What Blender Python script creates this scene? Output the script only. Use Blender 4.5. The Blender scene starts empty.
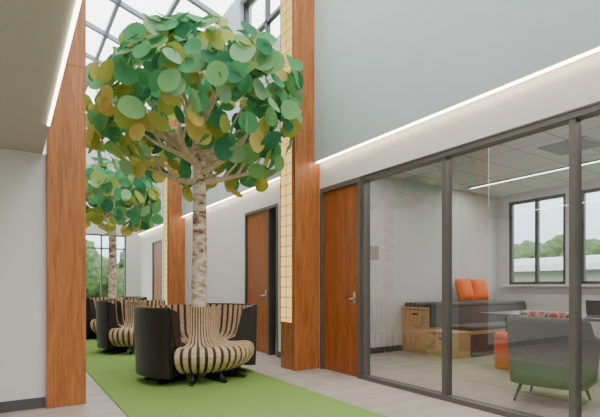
import bpy, bmesh, math, random
from mathutils import Vector, Matrix
random.seed(7)
S=bpy.context.scene
COL=S.collection

# ---------------------------------------------------------------- materials
def newmat(name):
    m=bpy.data.materials.new(name); m.use_nodes=True
    nt=m.node_tree; b=nt.nodes['Principled BSDF']; return m,nt,b
def mat(name,col,rough=.6,metal=0,noise=0,scale=8,bump=0,spec=.5):
    m,nt,b=newmat(name)
    b.inputs['Roughness'].default_value=rough; b.inputs['Metallic'].default_value=metal
    b.inputs['Specular IOR Level'].default_value=spec
    b.inputs['Base Color'].default_value=(*col,1)
    tc=nt.nodes.new('ShaderNodeTexCoord'); n=nt.nodes.new('ShaderNodeTexNoise')
    n.inputs['Scale'].default_value=scale; n.inputs['Detail'].default_value=4
    nt.links.new(tc.outputs['Object'],n.inputs['Vector'])
    if noise>0:
        r=nt.nodes.new('ShaderNodeValToRGB')
        r.color_ramp.elements[0].position=.3; r.color_ramp.elements[1].position=.7
        r.color_ramp.elements[0].color=(*[c*(1-noise) for c in col],1)
        r.color_ramp.elements[1].color=(*[min(1,c*(1+noise)) for c in col],1)
        nt.links.new(n.outputs['Fac'],r.inputs['Fac']); nt.links.new(r.outputs['Color'],b.inputs['Base Color'])
    if bump>0:
        bp=nt.nodes.new('ShaderNodeBump'); bp.inputs['Strength'].default_value=bump; bp.inputs['Distance'].default_value=.01
        nt.links.new(n.outputs['Fac'],bp.inputs['Height']); nt.links.new(bp.outputs['Normal'],b.inputs['Normal'])
    return m
def wood(name,c1,c2,rough=.4,sc=(14,14,.8)):
    m,nt,b=newmat(name); b.inputs['Roughness'].default_value=rough
    tc=nt.nodes.new('ShaderNodeTexCoord'); mp=nt.nodes.new('ShaderNodeMapping'); mp.inputs['Scale'].default_value=sc
    n=nt.nodes.new('ShaderNodeTexNoise'); n.inputs['Scale'].default_value=2.2; n.inputs['Detail'].default_value=8; n.inputs['Distortion'].default_value=1.2
    r=nt.nodes.new('ShaderNodeValToRGB'); r.color_ramp.elements[0].position=.32; r.color_ramp.elements[1].position=.68
    r.color_ramp.elements[0].color=(*c1,1); r.color_ramp.elements[1].color=(*c2,1)
    nt.links.new(tc.outputs['Object'],mp.inputs['Vector']); nt.links.new(mp.outputs['Vector'],n.inputs['Vector'])
    nt.links.new(n.outputs['Fac'],r.inputs['Fac']); nt.links.new(r.outputs['Color'],b.inputs['Base Color'])
    return m
def emis(name,col,st):
    m=bpy.data.materials.new(name); m.use_nodes=True; nt=m.node_tree; nt.nodes.clear()
    o=nt.nodes.new('ShaderNodeOutputMaterial'); e=nt.nodes.new('ShaderNodeEmission')
    e.inputs['Color'].default_value=(*col,1); e.inputs['Strength'].default_value=st
    nt.links.new(e.outputs[0],o.inputs[0]); return m
def glass(name,tint=(.92,.95,.94),f0=.06,f1=.9):
    # thin architectural pane: Schlick reflectance, same from both sides
    m=bpy.data.materials.new(name); m.use_nodes=True; nt=m.node_tree; nt.nodes.clear()
    o=nt.nodes.new('ShaderNodeOutputMaterial'); t=nt.nodes.new('ShaderNodeBsdfTransparent'); g=nt.nodes.new('ShaderNodeBsdfGlossy')
    lw=nt.nodes.new('ShaderNodeLayerWeight'); lw.inputs['Blend'].default_value=.5
    pw=nt.nodes.new('ShaderNodeMath'); pw.operation='POWER'; pw.inputs[1].default_value=5
    ma=nt.nodes.new('ShaderNodeMath'); ma.operation='MULTIPLY_ADD'; ma.inputs[1].default_value=f1; ma.inputs[2].default_value=f0; ma.use_clamp=True
    mx=nt.nodes.new('ShaderNodeMixShader')
    t.inputs['Color'].default_value=(*tint,1); g.inputs['Roughness'].default_value=.01
    nt.links.new(lw.outputs['Facing'],pw.inputs[0]); nt.links.new(pw.outputs[0],ma.inputs[0]); nt.links.new(ma.outputs[0],mx.inputs[0])
    nt.links.new(t.outputs[0],mx.inputs[1]); nt.links.new(g.outputs[0],mx.inputs[2]); nt.links.new(mx.outputs[0],o.inputs[0])
    return m

M_wallblue=mat('paint_blue_grey',(.52,.575,.60),.7,noise=.02,scale=3)
M_white=mat('paint_white',(.75,.745,.74),.7,noise=.02,scale=3)
M_grey=mat('paint_light_grey',(.59,.60,.615),.7,noise=.02,scale=3)
M_soffit=mat('paint_soffit',(.49,.465,.43),.75,noise=.02,scale=2)
M_base=mat('rubber_base',(.09,.09,.095),.5,noise=.1)
M_col=wood('wood_column',(.30,.088,.02),(.52,.19,.052),.42)
M_door=wood('wood_door',(.28,.075,.018),(.43,.135,.036),.38,(9,9,.7))
M_slat=wood('wood_slat_light',(.55,.36,.22),(.74,.53,.36),.45,(6,6,6))
M_ply=wood('plywood',(.50,.30,.13),(.68,.46,.24),.5,(3,3,14))
M_dark=mat('bench_black',(.02,.019,.019),.35,noise=.15,scale=20)
M_gap=mat('bench_brown_gap',(.055,.026,.016),.5,noise=.2,scale=15)
M_alu=mat('aluminium_frame',(.15,.142,.132),.4,.3,noise=.05)
M_darkframe=mat('dark_frame',(.05,.052,.055),.4,.4,noise=.05)
M_whiteframe=mat('skylight_frame',(.20,.235,.25),.5,.2,noise=.03)
M_steel=mat('brushed_steel',(.6,.6,.6),.25,1,noise=.05)
M_glass=glass('partition_glass',(.83,.85,.84),.17,.8)
M_win=glass('window_glass',(.95,.97,.98),.04,.8)
M_led=emis('led_strip',(1,.80,.56),16)
M_led2=emis('led_strip_soffit',(1,.88,.7),11)
M_orange=mat('orange_fabric',(.85,.15,.03),.8,noise=.08,scale=30,bump=.2)
M_orangep=mat('orange_pouf_vinyl',(.85,.14,.025),.5,noise=.05)
M_char=mat('charcoal_upholstery',(.075,.08,.085),.8,noise=.15,scale=40,bump=.2)
M_chair=mat('grey_chair_fabric',(.165,.165,.175),.9,noise=.2,scale=60,bump=.3)
M_table=mat('table_laminate',(.11,.12,.13),.3,noise=.05)
M_sign=mat('sign_plastic',(.32,.24,.16),.5,noise=.05)

# column light panel with fine grid
M_cl=bpy.data.materials.new('column_light_panel'); M_cl.use_nodes=True
nt=M_cl.node_tree; nt.nodes.clear()
o=nt.nodes.new('ShaderNodeOutputMaterial'); e=nt.nodes.new('ShaderNodeEmission'); tc=nt.nodes.new('ShaderNodeTexCoord')
sp=nt.nodes.new('ShaderNodeSeparateXYZ'); mt=nt.nodes.new('ShaderNodeMath'); mt.operation='MULTIPLY'; mt.inputs[1].default_value=7
fr=nt.nodes.new('ShaderNodeMath'); fr.operation='FRACT'; gt=nt.nodes.new('ShaderNodeMath'); gt.operation='GREATER_THAN'; gt.inputs[1].default_value=.1
mx=nt.nodes.new('ShaderNodeMix'); mx.data_type='RGBA'; mx.inputs['A'].default_value=(.45,.26,.06,1); mx.inputs['B'].default_value=(1,.70,.22,1)
nt.links.new(tc.outputs['Object'],sp.inputs[0]); nt.links.new(sp.outputs['Z'],mt.inputs[0]); nt.links.new(mt.outputs[0],fr.inputs[0])
nt.links.new(fr.outputs[0],gt.inputs[0]); nt.links.new(gt.outputs[0],mx.inputs['Factor']); nt.links.new(mx.outputs['Result'],e.inputs['Color'])
e.inputs['Strength'].default_value=1.5; nt.links.new(e.outputs[0],o.inputs[0])

# floor: pale plank tile
M_floor,nt,b=newmat('floor_plank_tile'); b.inputs['Roughness'].default_value=.45
tc=nt.nodes.new('ShaderNodeTexCoord'); mp=nt.nodes.new('ShaderNodeMapping'); mp.inputs['Rotation'].default_value=(0,0,0)
br=nt.nodes.new('ShaderNodeTexBrick'); br.inputs['Scale'].default_value=1; br.inputs['Brick Width'].default_value=.9; br.inputs['Row Height'].default_value=.15
br.inputs['Mortar Size'].default_value=.003; br.inputs['Color1'].default_value=(.46,.40,.35,1); br.inputs['Color2'].default_value=(.58,.51,.45,1); br.inputs['Mortar'].default_value=(.33,.28,.25,1)
mp2=nt.nodes.new('ShaderNodeMapping'); mp2.inputs['Scale'].default_value=(3,40,1); n=nt.nodes.new('ShaderNodeTexNoise'); n.inputs['Scale'].default_value=1.5; n.inputs['Detail'].default_value=6
r=nt.nodes.new('ShaderNodeValToRGB'); r.color_ramp.elements[0].position=.3; r.color_ramp.elements[1].position=.7
r.color_ramp.elements[0].color=(.74,.72,.70,1); r.color_ramp.elements[1].color=(1,1,1,1)
ml=nt.nodes.new('ShaderNodeMix'); ml.data_type='RGBA'; ml.blend_type='MULTIPLY'; ml.inputs['Factor'].default_value=1
L=nt.links.new
L(tc.outputs['Object'],mp.inputs[0]); L(mp.outputs[0],br.inputs['Vector']); L(tc.outputs['Object'],mp2.inputs[0]); L(mp2.outputs[0],n.inputs['Vector'])
L(n.outputs['Fac'],r.inputs['Fac']); L(br.outputs['Color'],ml.inputs['A']); L(r.outputs['Color'],ml.inputs['B']); L(ml.outputs['Result'],b.inputs['Base Color'])
# ceiling tile
M_ct,nt,b=newmat('acoustic_ceiling_tile'); b.inputs['Roughness'].default_value=.9
tc=nt.nodes.new('ShaderNodeTexCoord'); br=nt.nodes.new('ShaderNodeTexBrick'); br.offset=0; br.inputs['Scale'].default_value=1
br.inputs['Brick Width'].default_value=1.2; br.inputs['Row Height'].default_value=.6; br.inputs['Mortar Size'].default_value=.012
br.inputs['Color1'].default_value=(.62,.63,.63,1); br.inputs['Color2'].default_value=(.58,.59,.60,1); br.inputs['Mortar'].default_value=(.28,.29,.3,1)
nt.links.new(tc.outputs['Object'],br.inputs['Vector']); nt.links.new(br.outputs['Color'],b.inputs['Base Color'])
M_carpet=mat('green_carpet',(.225,.365,.095),.95,noise=.18,scale=90,bump=.5,spec=.1)
# bark
M_bark,nt,b=newmat('birch_bark'); b.inputs['Roughness'].default_value=.75
tc=nt.nodes.new('ShaderNodeTexCoord'); mp=nt.nodes.new('ShaderNodeMapping'); mp.inputs['Scale'].default_value=(5,5,11)
n=nt.nodes.new('ShaderNodeTexNoise'); n.inputs['Scale'].default_value=1.5; n.inputs['Detail'].default_value=7; n.inputs['Roughness'].default_value=.68
r=nt.nodes.new('ShaderNodeValToRGB'); r.color_ramp.elements[0].position=.37; r.color_ramp.elements[0].color=(.17,.085,.05,1)
r.color_ramp.elements[1].position=.56; r.color_ramp.elements[1].color=(.82,.70,.61,1)
q=r.color_ramp.elements.new(.45); q.color=(.52,.35,.25,1)
nt.links.new(tc.outputs['Object'],mp.inputs[0]); nt.links.new(mp.outputs[0],n.inputs['Vector']); nt.links.new(n.outputs['Fac'],r.inputs['Fac']); nt.links.new(r.outputs['Color'],b.inputs['Base Color'])
M_branch=mat('pale_branch',(.66,.50,.38),.75,noise=.2,scale=14)
# floral
M_floral,nt,b=newmat('patterned_fabric'); b.inputs['Roughness'].default_value=.85
v=nt.nodes.new('ShaderNodeTexVoronoi'); v.inputs['Scale'].default_value=11; tc=nt.nodes.new('ShaderNodeTexCoord')
r=nt.nodes.new('ShaderNodeValToRGB'); r.color_ramp.interpolation='CONSTANT'; r.color_ramp.elements[0].color=(.5,.06,.04,1)
r.color_ramp.elements[1].position=.5; r.color_ramp.elements[1].color=(.55,.5,.4,1); q=r.color_ramp.elements.new(.7); q.color=(.08,.06,.06,1)
nt.links.new(tc.outputs['Object'],v.inputs['Vector']); nt.links.new(v.outputs['Distance'],r.inputs['Fac']); nt.links.new(r.outputs['Color'],b.inputs['Base Color'])
def leafmat(name,c):
    m,nt,b=newmat(name); b.inputs['Roughness'].default_value=.7; b.inputs['Specular IOR Level'].default_value=.25
    b.inputs['Base Color'].default_value=(*c,1)
    tr=nt.nodes.new('ShaderNodeBsdfTranslucent'); tr.inputs['Color'].default_value=(*[min(1,x*1.2) for x in c],1)
    mx=nt.nodes.new('ShaderNodeMixShader'); mx.inputs[0].default_value=.35
    o=nt.nodes['Material Output']; nt.links.new(b.outputs[0],mx.inputs[1]); nt.links.new(tr.outputs[0],mx.inputs[2]); nt.links.new(mx.outputs[0],o.inputs[0])
    return m
LEAF=[leafmat('leaf_deep',(.045,.21,.10)),leafmat('leaf_mid',(.09,.33,.13)),leafmat('leaf_light',(.20,.44,.16)),
      leafmat('leaf_sage',(.27,.48,.25)),leafmat('leaf_olive',(.38,.42,.08)),leafmat('leaf_mustard',(.62,.50,.13))]

# ---------------------------------------------------------------- helpers
def link(ob,parent=None):
    COL.objects.link(ob)
    if parent: ob.parent=parent
    return ob
def empty(name,loc=(0,0,0),rz=0):
    e=bpy.data.objects.new(name,None); e.location=loc; e.rotation_euler=(0,0,rz); e.empty_display_size=.2
    COL.objects.link(e); return e
def mesh(name,vs,fs,mats,parent=None,idx=None,smooth=False):
    me=bpy.data.meshes.new(name); me.from_pydata(vs,[],fs)
    if not isinstance(mats,list): mats=[mats]
    for m in mats: me.materials.append(m)
    if idx:
        for p,i in zip(me.polygons,idx): p.material_index=i
    if smooth:
        for p in me.polygons: p.use_smooth=True
    me.update()
    return link(bpy.data.objects.new(name,me),parent)
BF=[(0,3,2,1),(4,5,6,7),(0,1,5,4),(1,2,6,5),(2,3,7,6),(3,0,4,7)]
def boxes(name,bl,m,parent=None,bevel=0,seg=2):
    vs=[];fs=[];
    for (x0,x1,y0,y1,z0,z1) in bl:
        k=len(vs)
        vs+=[(x0,y0,z0),(x1,y0,z0),(x1,y1,z0),(x0,y1,z0),(x0,y0,z1),(x1,y0,z1),(x1,y1,z1),(x0,y1,z1)]
        fs+=[tuple(i+k for i in f) for f in BF]
    ob=mesh(name,vs,fs,m,parent)
    if bevel:
        b=ob.modifiers.new('bevel','BEVEL'); b.width=bevel; b.segments=seg; b.limit_method='ANGLE'
        for p in ob.data.polygons: p.use_smooth=True
        ob.modifiers.new('wn','WEIGHTED_NORMAL')
    return ob
def wall(name,axis,p0,p1,a0,a1,z0,z1,holes,m,parent=None):
    A=sorted({a0,a1,*[h[0] for h in holes],*[h[1] for h in holes]}); Z=sorted({z0,z1,*[h[2] for h in holes],*[h[3] for h in holes]})
    bl=[]
    for i in range(len(A)-1):
        for j in range(len(Z)-1):
            ca=(A[i]+A[i+1])/2; cz=(Z[j]+Z[j+1])/2
            if any(h[0]<ca<h[1] and h[2]<cz<h[3] for h in holes): continue
            if axis=='x': bl.append((p0,p1,A[i],A[i+1],Z[j],Z[j+1]))
            else: bl.append((A[i],A[i+1],p0,p1,Z[j],Z[j+1]))
    ob=boxes(name,bl,m,parent)
    bm=bmesh.new(); bm.from_mesh(ob.data); bmesh.ops.remove_doubles(bm,verts=bm.verts,dist=1e-5)
    seen={}
    for f in bm.faces: seen.setdefault(frozenset(v.index for v in f.verts),[]).append(f)
    dup=[f for l in seen.values() if len(l)>1 for f in l]
    bmesh.ops.delete(bm,geom=dup,context='FACES_ONLY'); bm.to_mesh(ob.data); bm.free()
    return ob
def tube(pts,rad,n=10):
    vs=[];fs=[]
    pts=[Vector(p) for p in pts]
    for i,p in enumerate(pts):
        t=(pts[min(i+1,len(pts)-1)]-pts[max(i-1,0)]).normalized()
        a=t.cross(Vector((0,1,.13))).normalized(); b=t.cross(a)
        for k in range(n):
            w=2*math.pi*k/n; vs.append(tuple(p+(a*math.cos(w)+b*math.sin(w))*rad[i]))
    for i in range(len(pts)-1):
        for k in range(n):
            fs.append((i*n+k,i*n+(k+1)%n,(i+1)*n+(k+1)%n,(i+1)*n+k))
    fs.append(tuple(range(n-1,-1,-1))); fs.append(tuple((len(pts)-1)*n+k for k in range(n)))
    return vs,fs
def lathe(name,prof,m,parent=None,n=40,loc=(0,0,0)):
    vs=[];fs=[]
    for r,z in prof:
        for k in range(n):
            w=2*math.pi*k/n; vs.append((loc[0]+r*math.cos(w),loc[1]+r*math.sin(w),loc[2]+z))
    for i in range(len(prof)-1):
        for k in range(n): fs.append((i*n+k,i*n+(k+1)%n,(i+1)*n+(k+1)%n,(i+1)*n+k))
    fs.append(tuple(range(n-1,-1,-1))); fs.append(tuple((len(prof)-1)*n+k for k in range(n)))
    return mesh(name,vs,fs,m,parent,smooth=True)

# ---------------------------------------------------------------- shell
ROOF=6.6
boxes('floor',[(-3,3.8,-3,15.6,-.1,0),(3.8,9,-1.2,5.9,-.1,0)],M_floor)
boxes('carpet_runner',[(.88,2.78,-1,15.3,0,.012)],M_carpet)
# right side
wall('wall_right_lower','x',3.68,3.80,-3,15.5,0,2.9,[(-.9,5.10,0,2.52),(6.28,7.5,0,2.52),(12.9,13.9,0,2.52)],M_white)
wru=wall('wall_right_upper','x',3.59,3.85,-3,15.5,2.9,ROOF,[(5.85,7.55,5.15,6.45),(8.1,9.8,5.15,6.45)],M_wallblue)
boxes('led_strip_right',[(3.602,3.63,-2.5,5.1,2.885,2.9),(3.602,3.63,5.52,10.85,2.885,2.9),(3.602,3.63,11.27,15.4,2.885,2.9)],M_led,wru)
boxes('baseboard_right',[(3.665,3.68,7.55,10.85,0,.1),(3.665,3.68,11.3,12.85,0,.1),(3.665,3.68,5.5,6.25,0,.1)],M_base)
# left side
boxes('wall_left_near',[(-3,.30,4.90,5.05,0,2.42)],M_white)
boxes('baseboard_left',[(-3,.29,4.885,4.90,0,.1)],M_base)
soff=boxes('ceiling_soffit',[(-3,.27,-3,5.05,2.42,2.6)],M_soffit)
boxes('led_strip_left',[(.250,.268,-1,4.0,2.412,2.42)],M_led2,soff)
boxes('wall_left_upper',[(.07,.27,-3,4.83,2.6,7.6)],M_white)
boxes('wall_left_far',[(.40,.55,5.05,15.5,0,7.55)],M_white)
boxes('wall_left_outer',[(-3.15,-3,-3,5.05,0,2.6)],M_white)
boxes('wall_near',[(-3.15,3.85,-3.15,-3,0,ROOF)],M_white)
# far wall with window
wall('wall_far','y',15.5,15.65,.4,3.85,0,ROOF,[(.8,3.25,.55,2.85)],M_grey)
def window(name,axis,p,a0,a1,z0,z1,va,vz,m=M_darkframe,fw=.06,g=M_win):
    e=empty(name); bl=[]
    A=[a0]+va+[a1]
    def bx(a,b,z,zz):
        bl.append((p-.04,p+.04,a,b,z,zz) if axis=='x' else (a,b,p-.04,p+.04,z,zz))
    for a in A:
        w=fw/2; c=min(max(a,a0+w),a1-w); bx(c-w,c+w,z0,z1)
    for z in [z0]+vz+[z1]:
        w=fw/2; c=min(max(z,z0+w),z1-w); bx(a0+.001,a1-.001,c-w,c+w)
    boxes('frame',bl,m,e)
    if axis=='x': q=[(p,a0,z0),(p,a1,z0),(p,a1,z1),(p,a0,z1)]
    else: q=[(a0,p,z0),(a1,p,z0),(a1,p,z1),(a0,p,z1)]
    mesh('glass_pane',q,[(0,1,2,3)],g,e); return e
window('window_1','y',15.57,.8,3.25,.55,2.85,[1.6,2.5],[2.4],m=M_alu,fw=.045)
window('window_2','x',3.72,5.85,7.55,5.15,6.45,[6.7],[5.7])
window('window_3','x',3.72,8.1,9.8,5.15,6.45,[8.95],[5.7])
# columns
def column(x0,x1,y0,y1,light,z1=ROOF):
    e=empty('wood_column')
    boxes('wood_cladding',[(x0,x1,y0,y1,0,z1)],M_col,e,bevel=.006)
    boxes('reveal_joint',[(x0-.003,x1-.001,y0-.003,y1+.003,3.3,3.306)],M_door,e)
    if light:
        boxes('light_panel',[(x0-.014,x0+.001,y0+.05,y1-.03,.66,z1-.3)],M_cl,e)
        boxes('light_panel_trim',[(x0-.02,x0+.001,y0+.035,y0+.05,.65,z1-.29),(x0-.02,x0+.001,y1-.03,y1-.015,.65,z1-.29),(x0-.018,x0+.001,y0+.2,y0+.207,.66,z1-.3)],M_col,e)
    return e
column(3.265,3.68,5.12,5.50,True)
column(3.265,3.68,10.87,11.25,True)
column(.30,.635,4.82,5.20,False)
column(.54,.80,10.87,11.25,False)

# skylight
sk=empty('skylight')
zr=lambda x: 6.62+.30*(3.85-x)
vs=[];fs=[]
def beam(x0,x1,y0,y1,h,dz=0):
    k=len(vs); za,zb=zr(x0)+dz,zr(x1)+dz
    vs.extend([(x0,y0,za),(x1,y0,zb),(x1,y1,zb),(x0,y1,za),(x0,y0,za+h),(x1,y0,zb+h),(x1,y1,zb+h),(x0,y1,za+h)])
    fs.extend([tuple(i+k for i in f) for f in BF])
y=-3
while y<15.6:
    beam(.1,3.85,y,y+.09,.10); y+=1.45
for x in (.12,1.02,1.92,2.82,3.7): beam(x,x+.07,-3,15.6,.09)
mesh('skylight_rafters',vs,fs,M_whiteframe,sk)
mesh('skylight_glazing',[(.1,-3.1,zr(.1)+.11),(3.85,-3.1,zr(3.85)+.11),(3.85,15.6,zr(3.85)+.11),(.1,15.6,zr(.1)+.11)],[(0,1,2,3)],M_win,sk)

# glazed partition
g=empty('glass_partition'); my=[4.21,2.98,1.75,.52,-.71]
bl=[(3.69,3.79,m-.024,m+.024,.05,2.47) for m in my]
bl+=[(3.68,3.80,-.9,4.24,0,.05),(3.68,3.80,-.9,4.24,2.47,2.52)]
boxes('mullions',bl,M_alu,g)
for i in range(4):
    mesh('glass_pane_%d'%(i+1),[(3.74,my[i+1]+.02,.05),(3.74,my[i]-.02,.05),(3.74,my[i]-.02,2.47),(3.74,my[i+1]+.02,2.47)],[(0,1,2,3)],M_glass,g)
boxes('header_trim',[(3.672,3.68,-2.9,5.10,2.52,2.535)],M_alu,g)
def door(name,y0,y1,side=None,z1=2.52,hy=None):
    e=empty(name); f=.05
    bl=[(3.67,3.81,y0,y0+f,0,z1),(3.67,3.81,y1-f,y1,0,z1),(3.67,3.81,y0+f,y1-f,z1-f,z1)]
    yl=y0
    if side:
        bl.append((3.67,3.81,side,side+f,0,z1-f)); yl=side
        mesh('sidelight_glass',[(3.74,y0+f,0.02),(3.74,side,0.02),(3.74,side,z1-f),(3.74,y0+f,z1-f)],[(0,1,2,3)],M_glass,e)
    boxes('door_frame',bl,M_alu,e)
    boxes('door_leaf',[(3.70,3.745,yl+f+.003,y1-f-.003,.01,z1-f-.004)],M_door,e,bevel=.003)
    h=yl+f+.09
    v,fc=tube([(3.70,h,1.0),(3.655,h,1.0),(3.65,h+.01,1.0),(3.65,h+.12,1.0)],[.011]*4)
    mesh('lever_handle',v,fc,M_steel,e,smooth=True)
    boxes('lock_plate',[(3.694,3.701,h-.025,h+.025,.93,1.09)],M_steel,e)
    return e
door('door_1',4.24,5.10)
door('door_2',6.28,7.5,side=6.58)
door('door_3',12.9,13.9)
boxes('wall_service_back',[(4.6,4.7,5.95,15.5,0,2.9)],M_grey)
boxes('ceiling_service',[(3.8,4.7,5.95,15.5,2.9,3.0)],M_grey)

# meeting room
wall('wall_room_east','x',8.9,9.05,-1.2,5.9,0,3.1,[(4.34,5.5,1.2,2.95),(1.6,4.09,1.2,2.95)],M_grey)
boxes('wall_room_north',[(3.8,8.9,5.75,5.9,0,3.1)],M_grey)
boxes('wall_room_south',[(3.8,9.05,-1.35,-1.2,0,3.1)],M_grey)
boxes('ceiling_room',[(3.86,9.05,-1.35,5.9,3.1,3.2)],M_ct)
boxes('baseboard_room',[(3.8,8.9,5.735,5.75,0,.1)],M_base)
window('window_4','x',8.97,4.34,5.5,1.2,2.95,[4.92],[])
window('window_5','x',8.97,1.6,4.09,1.2,2.95,[2.4,3.25],[])
boxes('window_sill_trim',[(8.8,8.91,1.5,5.6,1.16,1.2)],M_white)
rl=empty('ceiling_light')
boxes('linear_diffuser',[(7.55,7.63,1.2,5.5,3.085,3.1)],emis('led_linear',(1,.97,.92),8),rl)
boxes('linear_trim',[(7.53,7.55,1.2,5.5,3.08,3.1),(7.63,7.65,1.2,5.5,3.08,3.1)],M_alu,rl)
rl=empty('ceiling_light.001')
boxes('linear_diffuser',[(5.1,5.18,-.5,5.3,3.085,3.1)],emis('led_linear_b',(1,.97,.92),8),rl)
boxes('linear_trim',[(5.08,5.1,-.5,5.3,3.08,3.1),(5.18,5.2,-.5,5.3,3.08,3.1)],M_alu,rl)
boxes('air_vent',[(6.2,6.8,2.8,3.4,3.088,3.1)]+[(6.22+.09*i,6.25+.09*i,2.82,3.38,3.078,3.09) for i in range(7)],M_alu)
# wall sign
boxes('wall_sign',[(5.17,5.39,5.733,5.75,1.63,1.86)],M_sign,bevel=.003)
# tiered lounge seat
t=empty('tiered_lounge_seating')
boxes('plywood_upper_box',[(5.95,8.88,5.13,5.73,.0,.80)],M_ply,t,bevel=.004)
boxes('plywood_lower_box',[(5.95,7.9,4.55,5.128,.0,.42)],M_ply,t,bevel=.004)
boxes('upper_cushion',[(6.0,7.4,5.10,5.72,.80,.87),(7.42,8.86,5.10,5.72,.80,.87)],M_char,t,bevel=.02)
boxes('upper_front_upholstery',[(5.99,8.88,5.10,5.132,.47,.80)],M_char,t)
boxes('lower_cushion',[(6.35,7.88,4.57,5.09,.42,.49)],M_char,t,bevel=.02)
boxes('lower_front_upholstery',[(6.3,7.9,4.53,4.552,.0,.37)],M_char,t)
bl=[]
for (z0,z1,ya,yb) in ((.05,.38,4.6,5.08),(.46,.76,5.18,5.68)):
    bl+=[(5.944,5.951,ya,yb,z1-.012,z1),(5.944,5.951,ya+.17,ya+.30,z1-.10,z1-.065)]
boxes('cubby_handholds',bl,M_gap,t)
def cushion(x,rz):
    vs=[];fs=[];n=10
    for s in (1,-1):
        k=len(vs)
        for i in range(n+1):
            for j in range(n+1):
                u=-1+2*i/n; v=-1+2*j/n
                th=.085*((1-u**4)*(1-v**4))**.5
                vs.append((u*.23*(1-.06*(1-v*v)),s*th,v*.23*(1-.06*(1-u*u))))
        for i in range(n):
            for j in range(n):
                a=k+i*(n+1)+j; q=(a,a+n+1,a+n+2,a+1); fs.append(q if s>0 else q[::-1])
    ob=mesh('orange_cushion',vs,fs,M_orange,smooth=True)
    ob.location=(x,5.50,1.10); ob.rotation_euler=(-.28,0,rz)
cushion(7.42,.05); cushion(7.88,-.12)

# table
t=empty('meeting_table')
boxes('table_top',[(6.15,7.5,1.5,4.3,.715,.75)],M_table,t,bevel=.006)
boxes('legs',[(6.4,6.46,1.7,1.76,0.02,.715),(7.34,7.4,1.7,1.76,0.02,.715),(6.4,6.46,3.94,4.0,0.02,.715),(7.34,7.4,3.94,4.0,0.02,.715),
  (6.4,7.4,1.7,1.76,.655,.715),(6.4,7.4,3.94,4.0,.655,.715),(6.4,7.4,1.7,1.76,0,.03),(6.4,7.4,3.94,4.0,0,.03)],M_darkframe,t)
lt=empty('laptop',(6.95,2.9,.752),math.radians(100))
boxes('keyboard_base',[(-.16,.16,-.11,.11,0,.015)],M_steel,lt,bevel=.004)
sc=boxes('screen',[(-.16,.16,-.006,.006,0,.21)],M_darkframe,lt,bevel=.003); sc.location=(0,.11,.012); sc.rotation_euler=(-.3,0,0)
# pouf
p=empty('orange_pouf',(5.90,3.67,0))
lathe('pouf_body',[(.13,0.0),(.155,.01),(.16,.05),(.165,.25),(.165,.46),(.155,.49),(.13,.505),(0.01,.51)],M_orangep,p)
lathe('pouf_seam',[(.166,.42),(.1675,.425),(.166,.43)],M_gap,p)

# armchairs
def armchair(name,loc,rz,m,top=.84,arm=.64,R=.36):
    e=empty(name,loc,rz)  # faces +X
    vs=[];fs=[]
    path=[]
    W=R; D=R
    def add(x,y): path.append((x,y))
    cr=.15
    for i in range(7): add(.30-(.30+D-cr)*i/6, W)
    for i in range(1,7):
        a=math.pi/2+math.pi/2*i/6; add(-D+cr+cr*math.cos(a), W-cr+cr*math.sin(a))
    for i in range(1,9): add(-D-.02*math.sin(math.pi*i/8), (W-cr)-2*(W-cr)*i/8)
    for i in range(1,7):
        a=math.pi+math.pi/2*i/6; add(-D+cr+cr*math.cos(a), -W+cr+cr*math.sin(a))
    for i in range(1,7): add(-D+cr+(.30+D-cr)*i/6, -W)
    n=len(path)-1
    for j,(x,y) in enumerate(path):
        a=path[max(j-1,0)]; b=path[min(j+1,n)]; dx,dy=b[0]-a[0],b[1]-a[1]; l=math.hypot(dx,dy); nx,ny=-dy/l,dx/l
        if nx*x+ny*y<0 and abs(x)>.05: nx,ny=-nx,-ny
        if ny*y<0: ny=-ny
        if x<-.2 and nx>0: nx=-nx
        k=min(1,max(0,(x+D-.06)/.34)); k=k*k*(3-2*k)
        h=top*(1-k)+arm*k; h-=max(0,x-.1)*.25
        ring=[(-.03,.20),(.0,.19),(.005,.30),(.03,h-.05),(.025,h-.012),(-.01,h),(-.045,h-.015),(-.05,h-.06),(-.06,.40),(-.06,.22)]
        for (o_,z) in ring: vs.append((x+nx*o_,y+ny*o_,z))
    r=10
    for i in range(n):
        for k in range(r): fs.append((i*r+k,(i+1)*r+k,(i+1)*r+(k+1)%r,i*r+(k+1)%r))
    fs.append(tuple(range(r))); fs.append(tuple(n*r+k for k in range(r-1,-1,-1)))
    mesh('shell',vs,fs,m,e,smooth=True)
    w=R-.055
    boxes('seat_base',[(-w,.32,-w,w,.20,.33)],m,e,bevel=.03,seg=3)
    boxes('seat_cushion',[(-w,.35,-w+.01,w-.01,.33,.45)],m,e,bevel=.05,seg=4)
    for i,(sx,sy) in enumerate(((1,1),(1,-1),(-1,1),(-1,-1))):
        v,f=tube([(sx*.22,sy*.22,.21),(sx*.28,sy*.28,0)],[.018,.012]); mesh('leg_%d'%(i+1),v,f,M_darkframe,e,smooth=True)
    return e
armchair('armchair',(4.62,2.38,0),math.radians(14),M_chair,top=.86,arm=.68,R=.34)
armchair('armchair.001',(4.95,1.42,0),math.radians(-6),M_chair,top=.86,arm=.68,R=.34)
armchair('patterned_armchair',(5.74,2.95,0),math.radians(0),M_floral,top=.85,arm=.62,R=.30)

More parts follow.
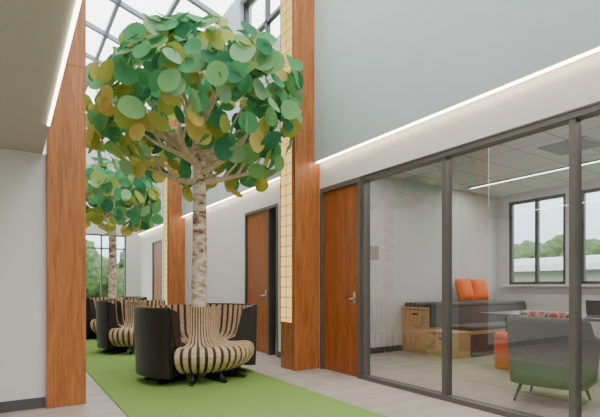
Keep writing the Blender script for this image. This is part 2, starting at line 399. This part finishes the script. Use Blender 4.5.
# ---------------------------------------------------------------- benches
PA=[(.27,.90),(.262,.82),(.262,.72),(.27,.60),(.295,.52),(.345,.465),(.42,.447),(.52,.445),(.62,.45),(.69,.44),(.735,.405),(.752,.35),(.738,.28),(.69,.21),(.62,.16),(.54,.13)]
PB=[(.22,.36),(.225,.42),(.26,.447),(.35,.447),(.46,.445),(.56,.455),(.63,.49),(.67,.56),(.692,.66),(.708,.78),(.72,.90)]
def strip(prof,a0,a1,off_o,off_i,vs,fs,rs,na=1):
    N=[]
    for i in range(len(prof)):
        p=prof[max(i-1,0)]; q=prof[min(i+1,len(prof)-1)]
        dx,dz=q[0]-p[0],q[1]-p[1]; l=math.hypot(dx,dz); N.append((-dz/l,dx/l))
    for s in range(na):
        b0=a0+(a1-a0)*s/na; b1=a0+(a1-a0)*(s+1)/na
        k=len(vs)
        for (r,z),(nx,nz) in zip(prof,N):
            for off in (off_o,off_i):
                rr=(r+nx*off)*rs; zz=z+nz*off
                for b in (b0,b1): vs.append((rr*math.cos(b),rr*math.sin(b),zz))
        for i in range(len(prof)-1):
            a=k+4*i; b=a+4
            fs.extend([(a,a+1,b+1,b),(a+2,b+2,b+3,a+3),(a,b,b+2,a+2),(a+1,a+3,b+3,b+1)])
        e=k+4*(len(prof)-1)
        fs.extend([(k,k+2,k+3,k+1),(e,e+1,e+3,e+2)])
def bench(name,loc,az,front=(245,362),rs=1.0,n=48,panels=((180,245),(2,80))):
    e=empty(name,loc,az)
    vs=[];fs=[];vd=[];fd=[]
    for i in range(n):
        c=360*(i+.5)/n; h=360/n*.29
        inA=front[0]<=c<=front[1] or front[0]<=c+360<=front[1]
        prof=PA if inA else PB
        strip(prof,math.radians(c-h),math.radians(c+h),.0,-.022,vs,fs,rs)
        strip(prof,math.radians(c-360/n*.5),math.radians(c+360/n*.5),-.012,-.03,vd,fd,rs)  # continuous dark layer set below the slats, makes the gaps dark
    mesh('seat_slats',vs,fs,M_slat,e); mesh('seat_dark_underlayer',vd,fd,M_gap,e)
    vp=[];fp=[]
    for (p0,p1) in panels:
        m=max(2,int((p1-p0)/5)); k=len(vp)
        ring=[(.735,.11),(.775,.11),(.79,.45),(.80,.89),(.79,.915),(.75,.915),(.742,.89),(.735,.5)]
        for i in range(m+1):
            a=math.radians(p0+(p1-p0)*i/m)
            for (r,z) in ring: vp.append((r*rs*math.cos(a),r*rs*math.sin(a),z))
        q=len(ring)
        for i in range(m):
            for j in range(q): fp.append((k+i*q+j,k+(i+1)*q+j,k+(i+1)*q+(j+1)%q,k+i*q+(j+1)%q))
        fp.append(tuple(k+j for j in range(q))); fp.append(tuple(k+m*q+j for j in range(q-1,-1,-1)))
        for a in (math.radians(p0+.5),math.radians(p1-.5)):
            pts=[(.30,.14),(.735,.11),(.74,.90),(.60,.86),(.50,.50),(.30,.43)]
            kk=len(vp); w=.02
            for s in (-w,w):
                for (r,z) in pts: vp.append((r*rs*math.cos(a)-s*math.sin(a),r*rs*math.sin(a)+s*math.cos(a),z))
            fp.append(tuple(kk+j for j in range(6))); fp.append(tuple(kk+6+j for j in range(5,-1,-1)))
            for j in range(6): fp.append((kk+j,kk+6+j,kk+6+(j+1)%6,kk+(j+1)%6))
    mesh('black_back_panels',vp,fp,M_dark,e)
    vr=[];fr=[]
    for i in range(10):
        a=2*math.pi*i/10+.2
        pts=[(.24,.012),(.66,.012),(.68,.03),(.60,.06),(.56,.12),(.62,.17),(.66,.30),(.60,.40),(.28,.40),(.24,.36)]
        kk=len(vr); w=.02; q=len(pts)
        for s in (-w,w):
            for (r,z) in pts: vr.append((r*rs*math.cos(a)-s*math.sin(a),r*rs*math.sin(a)+s*math.cos(a),z))
        fr.append(tuple(kk+j for j in range(q))); fr.append(tuple(kk+q+j for j in range(q-1,-1,-1)))
        for j in range(q): fr.append((kk+j,kk+q+j,kk+q+(j+1)%q,kk+(j+1)%q))
    mesh('base_ribs',vr,fr,M_dark,e)
    return e
def tree(name,loc,R=1.42,H=.98,cz=3.42,nl=690,seed=3,sz=(.092,.138)):
    rnd=random.Random(seed); e=empty(name,loc)
    pts=[];rad=[]
    for i in range(16):
        t=i/15; pts.append((.02*math.sin(3*t),.015*math.cos(4*t),.016+3.1*t)); rad.append(.108-.03*t+.012*math.exp(-t*12))
    v,f=tube(pts,rad,16); mesh('trunk',v,f,M_bark,e,smooth=True)
    V=[];F=[]
    def add(v,f):
        k=len(V); V.extend(v); F.extend([tuple(i+k for i in q) for q in f])
    for i in range(12):
        a=2*math.pi*i/12+rnd.uniform(-.2,.2); z0=rnd.uniform(2.52,2.95); L_=rnd.uniform(.75,1.0)*R/1.42; up=rnd.uniform(.02,.6)
        L_=min(L_,.98)
        P=[];Q=[]
        for k in range(7):
            t=k/6; P.append((math.cos(a)*L_*t+.03*math.sin(5*t+i),math.sin(a)*L_*t,z0+up*t**1.2+.04*math.sin(4*t+i))); Q.append(.044*(1-t*.7))
        v,f=tube(P,Q,8); add(v,f)
        for s in range(3):
            b=a+rnd.uniform(-.9,.9); st=Vector(P[2+s]); l=rnd.uniform(.25,.4)
            PP=[st+Vector((math.cos(b)*l*t,math.sin(b)*l*t,rnd.uniform(.2,.5)*t)) for t in (0,.5,1)]
            v,f=tube(PP,[.02,.014,.008],6); add(v,f)
    for i in range(4):
        a=i*1.6+.4
        v,f=tube([(0,0,3.05),(.15*math.cos(a),.15*math.sin(a),3.4),(.4*math.cos(a),.4*math.sin(a),3.8)],[.05,.03,.012],8); add(v,f)
    mesh('branches',V,F,M_branch,e,smooth=True)
    V=[];F=[];I=[];cnt=0
    N=16
    while cnt<nl:
        d=Vector((rnd.gauss(0,1),rnd.gauss(0,1),rnd.gauss(0,1))).normalized()
        rr=rnd.uniform(.74,1.0) if cnt<nl*.85 else rnd.uniform(.5,.85)
        lump=1+.07*math.sin(d.x*5+seed)*math.cos(d.y*6+1)
        p=Vector((d.x*R*rr*lump,d.y*R*rr*lump,d.z*H*rr*(1.2 if d.z<0 else 1)))
        if p.z<-.05*H and math.hypot(p.x,p.y)<R*.6: continue
        if p.z<-1.02*H: continue
        wx,wy=p.x+loc[0],p.y+loc[1]
        if wx>3.10: continue
        if wx<.79: continue
        cnt+=1
        c=p+Vector((0,0,cz)); s=rnd.uniform(*sz)
        nrm=(d*1.0+Vector((rnd.uniform(-.8,.8),rnd.uniform(-.8,.8),rnd.uniform(-.4,.8)))).normalized()
        t=nrm.cross(Vector((rnd.uniform(-1,1),rnd.uniform(-1,1),rnd.uniform(-.5,.5)))).normalized(); b=nrm.cross(t)
        k=len(V); V.append(tuple(c-nrm*.015))
        for ring_r in (.6,1.0):
            for j in range(N):
                w=2*math.pi*j/N
                o=s*ring_r*(1+ (.08*max(0,math.cos(w))**8)); 
                q=c+t*(o*math.cos(w))+b*(o*math.sin(w)*.96)+nrm*(.014*(ring_r**2)*abs(math.sin(w)))
                V.append(tuple(q))
        for j in range(N):
            F.append((k,k+1+j,k+1+(j+1)%N)); F.append((k+1+j,k+1+N+j,k+1+N+(j+1)%N,k+1+(j+1)%N))
        k2=len(V); e2=c-p.normalized()*.22
        st=c-t*s*.9
        V.extend([tuple(st+b*.004),tuple(st-b*.004),tuple(e2-b*.004),tuple(e2+b*.004)]); F.append((k2,k2+1,k2+2,k2+3))
        low=-p.z/H; left=(-p.x*.94+p.y*.34)/R
        w=[.19,.29,.23,.15,.10,.04]
        if low+left*.8>.45: w=[.08,.15,.14,.08,.27,.28]
        mi=rnd.choices(range(6),w)[0]
        I.extend([mi]*(2*N+1))
    mesh('foliage_discs',V,F,LEAF,e,idx=I,smooth=True)
    return e
AZ=math.radians(-20)
bench('tree_bench',(2.04,5.53,.0),AZ,rs=.97)
tree('artificial_tree',(2.04,5.53,0))
bench('tree_bench.001',(1.99,11.0,.0),math.radians(-25),rs=.97)
tree('artificial_tree.001',(1.99,11.0,0),R=1.22,H=.88,cz=3.2,nl=400,seed=11,sz=(.10,.145))
bench('tree_bench.002',(1.88,8.33,.0),math.radians(-12),rs=.78,n=40,panels=((120,225),),front=(225,380))

# ---------------------------------------------------------------- exterior
boxes('ground_outside',[(-60,80,-60,90,-.4,-.15)],mat('grass',(.10,.18,.05),.9,noise=.3,scale=2))
def treerow(name,x0,y0,x1,y1,n,hm):
    bm=bmesh.new(); rnd=random.Random(5)
    for i in range(n):
        t=rnd.random(); c=Vector((x0+(x1-x0)*t+rnd.uniform(-2,2),y0+(y1-y0)*t+rnd.uniform(-2,2),rnd.uniform(.5,hm)))
        bmesh.ops.create_icosphere(bm,subdivisions=3,radius=rnd.uniform(1.0,1.9),matrix=Matrix.Translation(c))
    for v in bm.verts:
        s=math.sin(v.co.x*5)*math.cos(v.co.y*4.3)*math.sin(v.co.z*6); v.co+=Vector((s*.25,s*.2,s*.25+rnd.uniform(-.12,.12)))
    me=bpy.data.meshes.new(name); bm.to_mesh(me); bm.free(); me.materials.append(mat(name+'_leaf',(.05,.10,.03),.9,noise=.6,scale=3)); link(bpy.data.objects.new(name,me))
treerow('hedgerow_east',42,-6,38,34,110,4.2)
treerow('hedgerow_north',-6,38,22,40,80,3.4)
b=empty('neighbor_building')
boxes('building_walls',[(24,30,8,24,-.16,2.0)],mat('concrete',(.35,.35,.34),.8,noise=.1),b)
vs=[];
for y in (7.5,24.5):
    for k in range(9):
        a=math.pi*k/8; vs.append((27-3.6*math.cos(a),y,2.0+.9*math.sin(a)))
mesh('building_roof',vs,[(k,k+1,k+10,k+9) for k in range(8)]+[tuple(range(8,-1,-1)),tuple(range(9,18))],mat('roof_membrane',(.4,.41,.43),.6,noise=.05),b)

# ---------------------------------------------------------------- world & lights
w=bpy.data.worlds.new('world'); S.world=w; w.use_nodes=True; nt=w.node_tree
bg=nt.nodes['Background']; tc=nt.nodes.new('ShaderNodeTexCoord'); sp=nt.nodes.new('ShaderNodeSeparateXYZ'); r=nt.nodes.new('ShaderNodeValToRGB')
r.color_ramp.elements[0].position=0; r.color_ramp.elements[0].color=(.26,.33,.40,1); r.color_ramp.elements[1].position=.5; r.color_ramp.elements[1].color=(1,.985,.965,1)
nt.links.new(tc.outputs['Generated'],sp.inputs[0]); nt.links.new(sp.outputs['Z'],r.inputs['Fac']); nt.links.new(r.outputs['Color'],bg.inputs['Color'])
bg.inputs['Strength'].default_value=7.0
def area(name,loc,rot,sx,sy,power,col=(1,1,1),portal=False):
    l=bpy.data.lights.new(name,'AREA'); l.shape='RECTANGLE'; l.size=sx; l.size_y=sy; l.energy=power; l.color=col
    o=bpy.data.objects.new(name,l); o.location=loc; o.rotation_euler=rot; COL.objects.link(o)
    if portal: l.cycles.is_portal=True
    return o
area('skylight_portal',(1.95,6.3,6.55),(0,0,0),3.3,18.4,1,portal=True)
area('window_portal_room',(8.88,3.55,2.07),(0,math.radians(90),0),1.75,4.0,1,portal=True)
area('window_portal_far',(2.02,15.48,1.7),(math.radians(-90),0,0),2.4,2.3,1,portal=True)
area('ceiling_luminaire',(7.59,3.3,3.07),(0,0,0),.1,4.2,50,(1,.93,.84))
area('ceiling_luminaire.001',(5.14,2.4,3.07),(0,0,0),.1,5.6,62,(1,.93,.84))
area('soffit_area_lamp',(-1.2,2.0,2.38),(0,0,0),1.2,1.2,45,(1,.92,.83))  # wide warm area lamp below the soffit, unseen, no fixture modelled

# ---------------------------------------------------------------- camera
cam=bpy.data.cameras.new('camera'); co=bpy.data.objects.new('camera',cam); COL.objects.link(co)
cam.sensor_width=36; cam.lens=445*36/600; cam.shift_y=78.5/600
co.location=(0,0,1.15); co.rotation_euler=(math.radians(90),0,-math.atan(291/445))
cam.clip_start=.05; cam.clip_end=300
S.camera=co
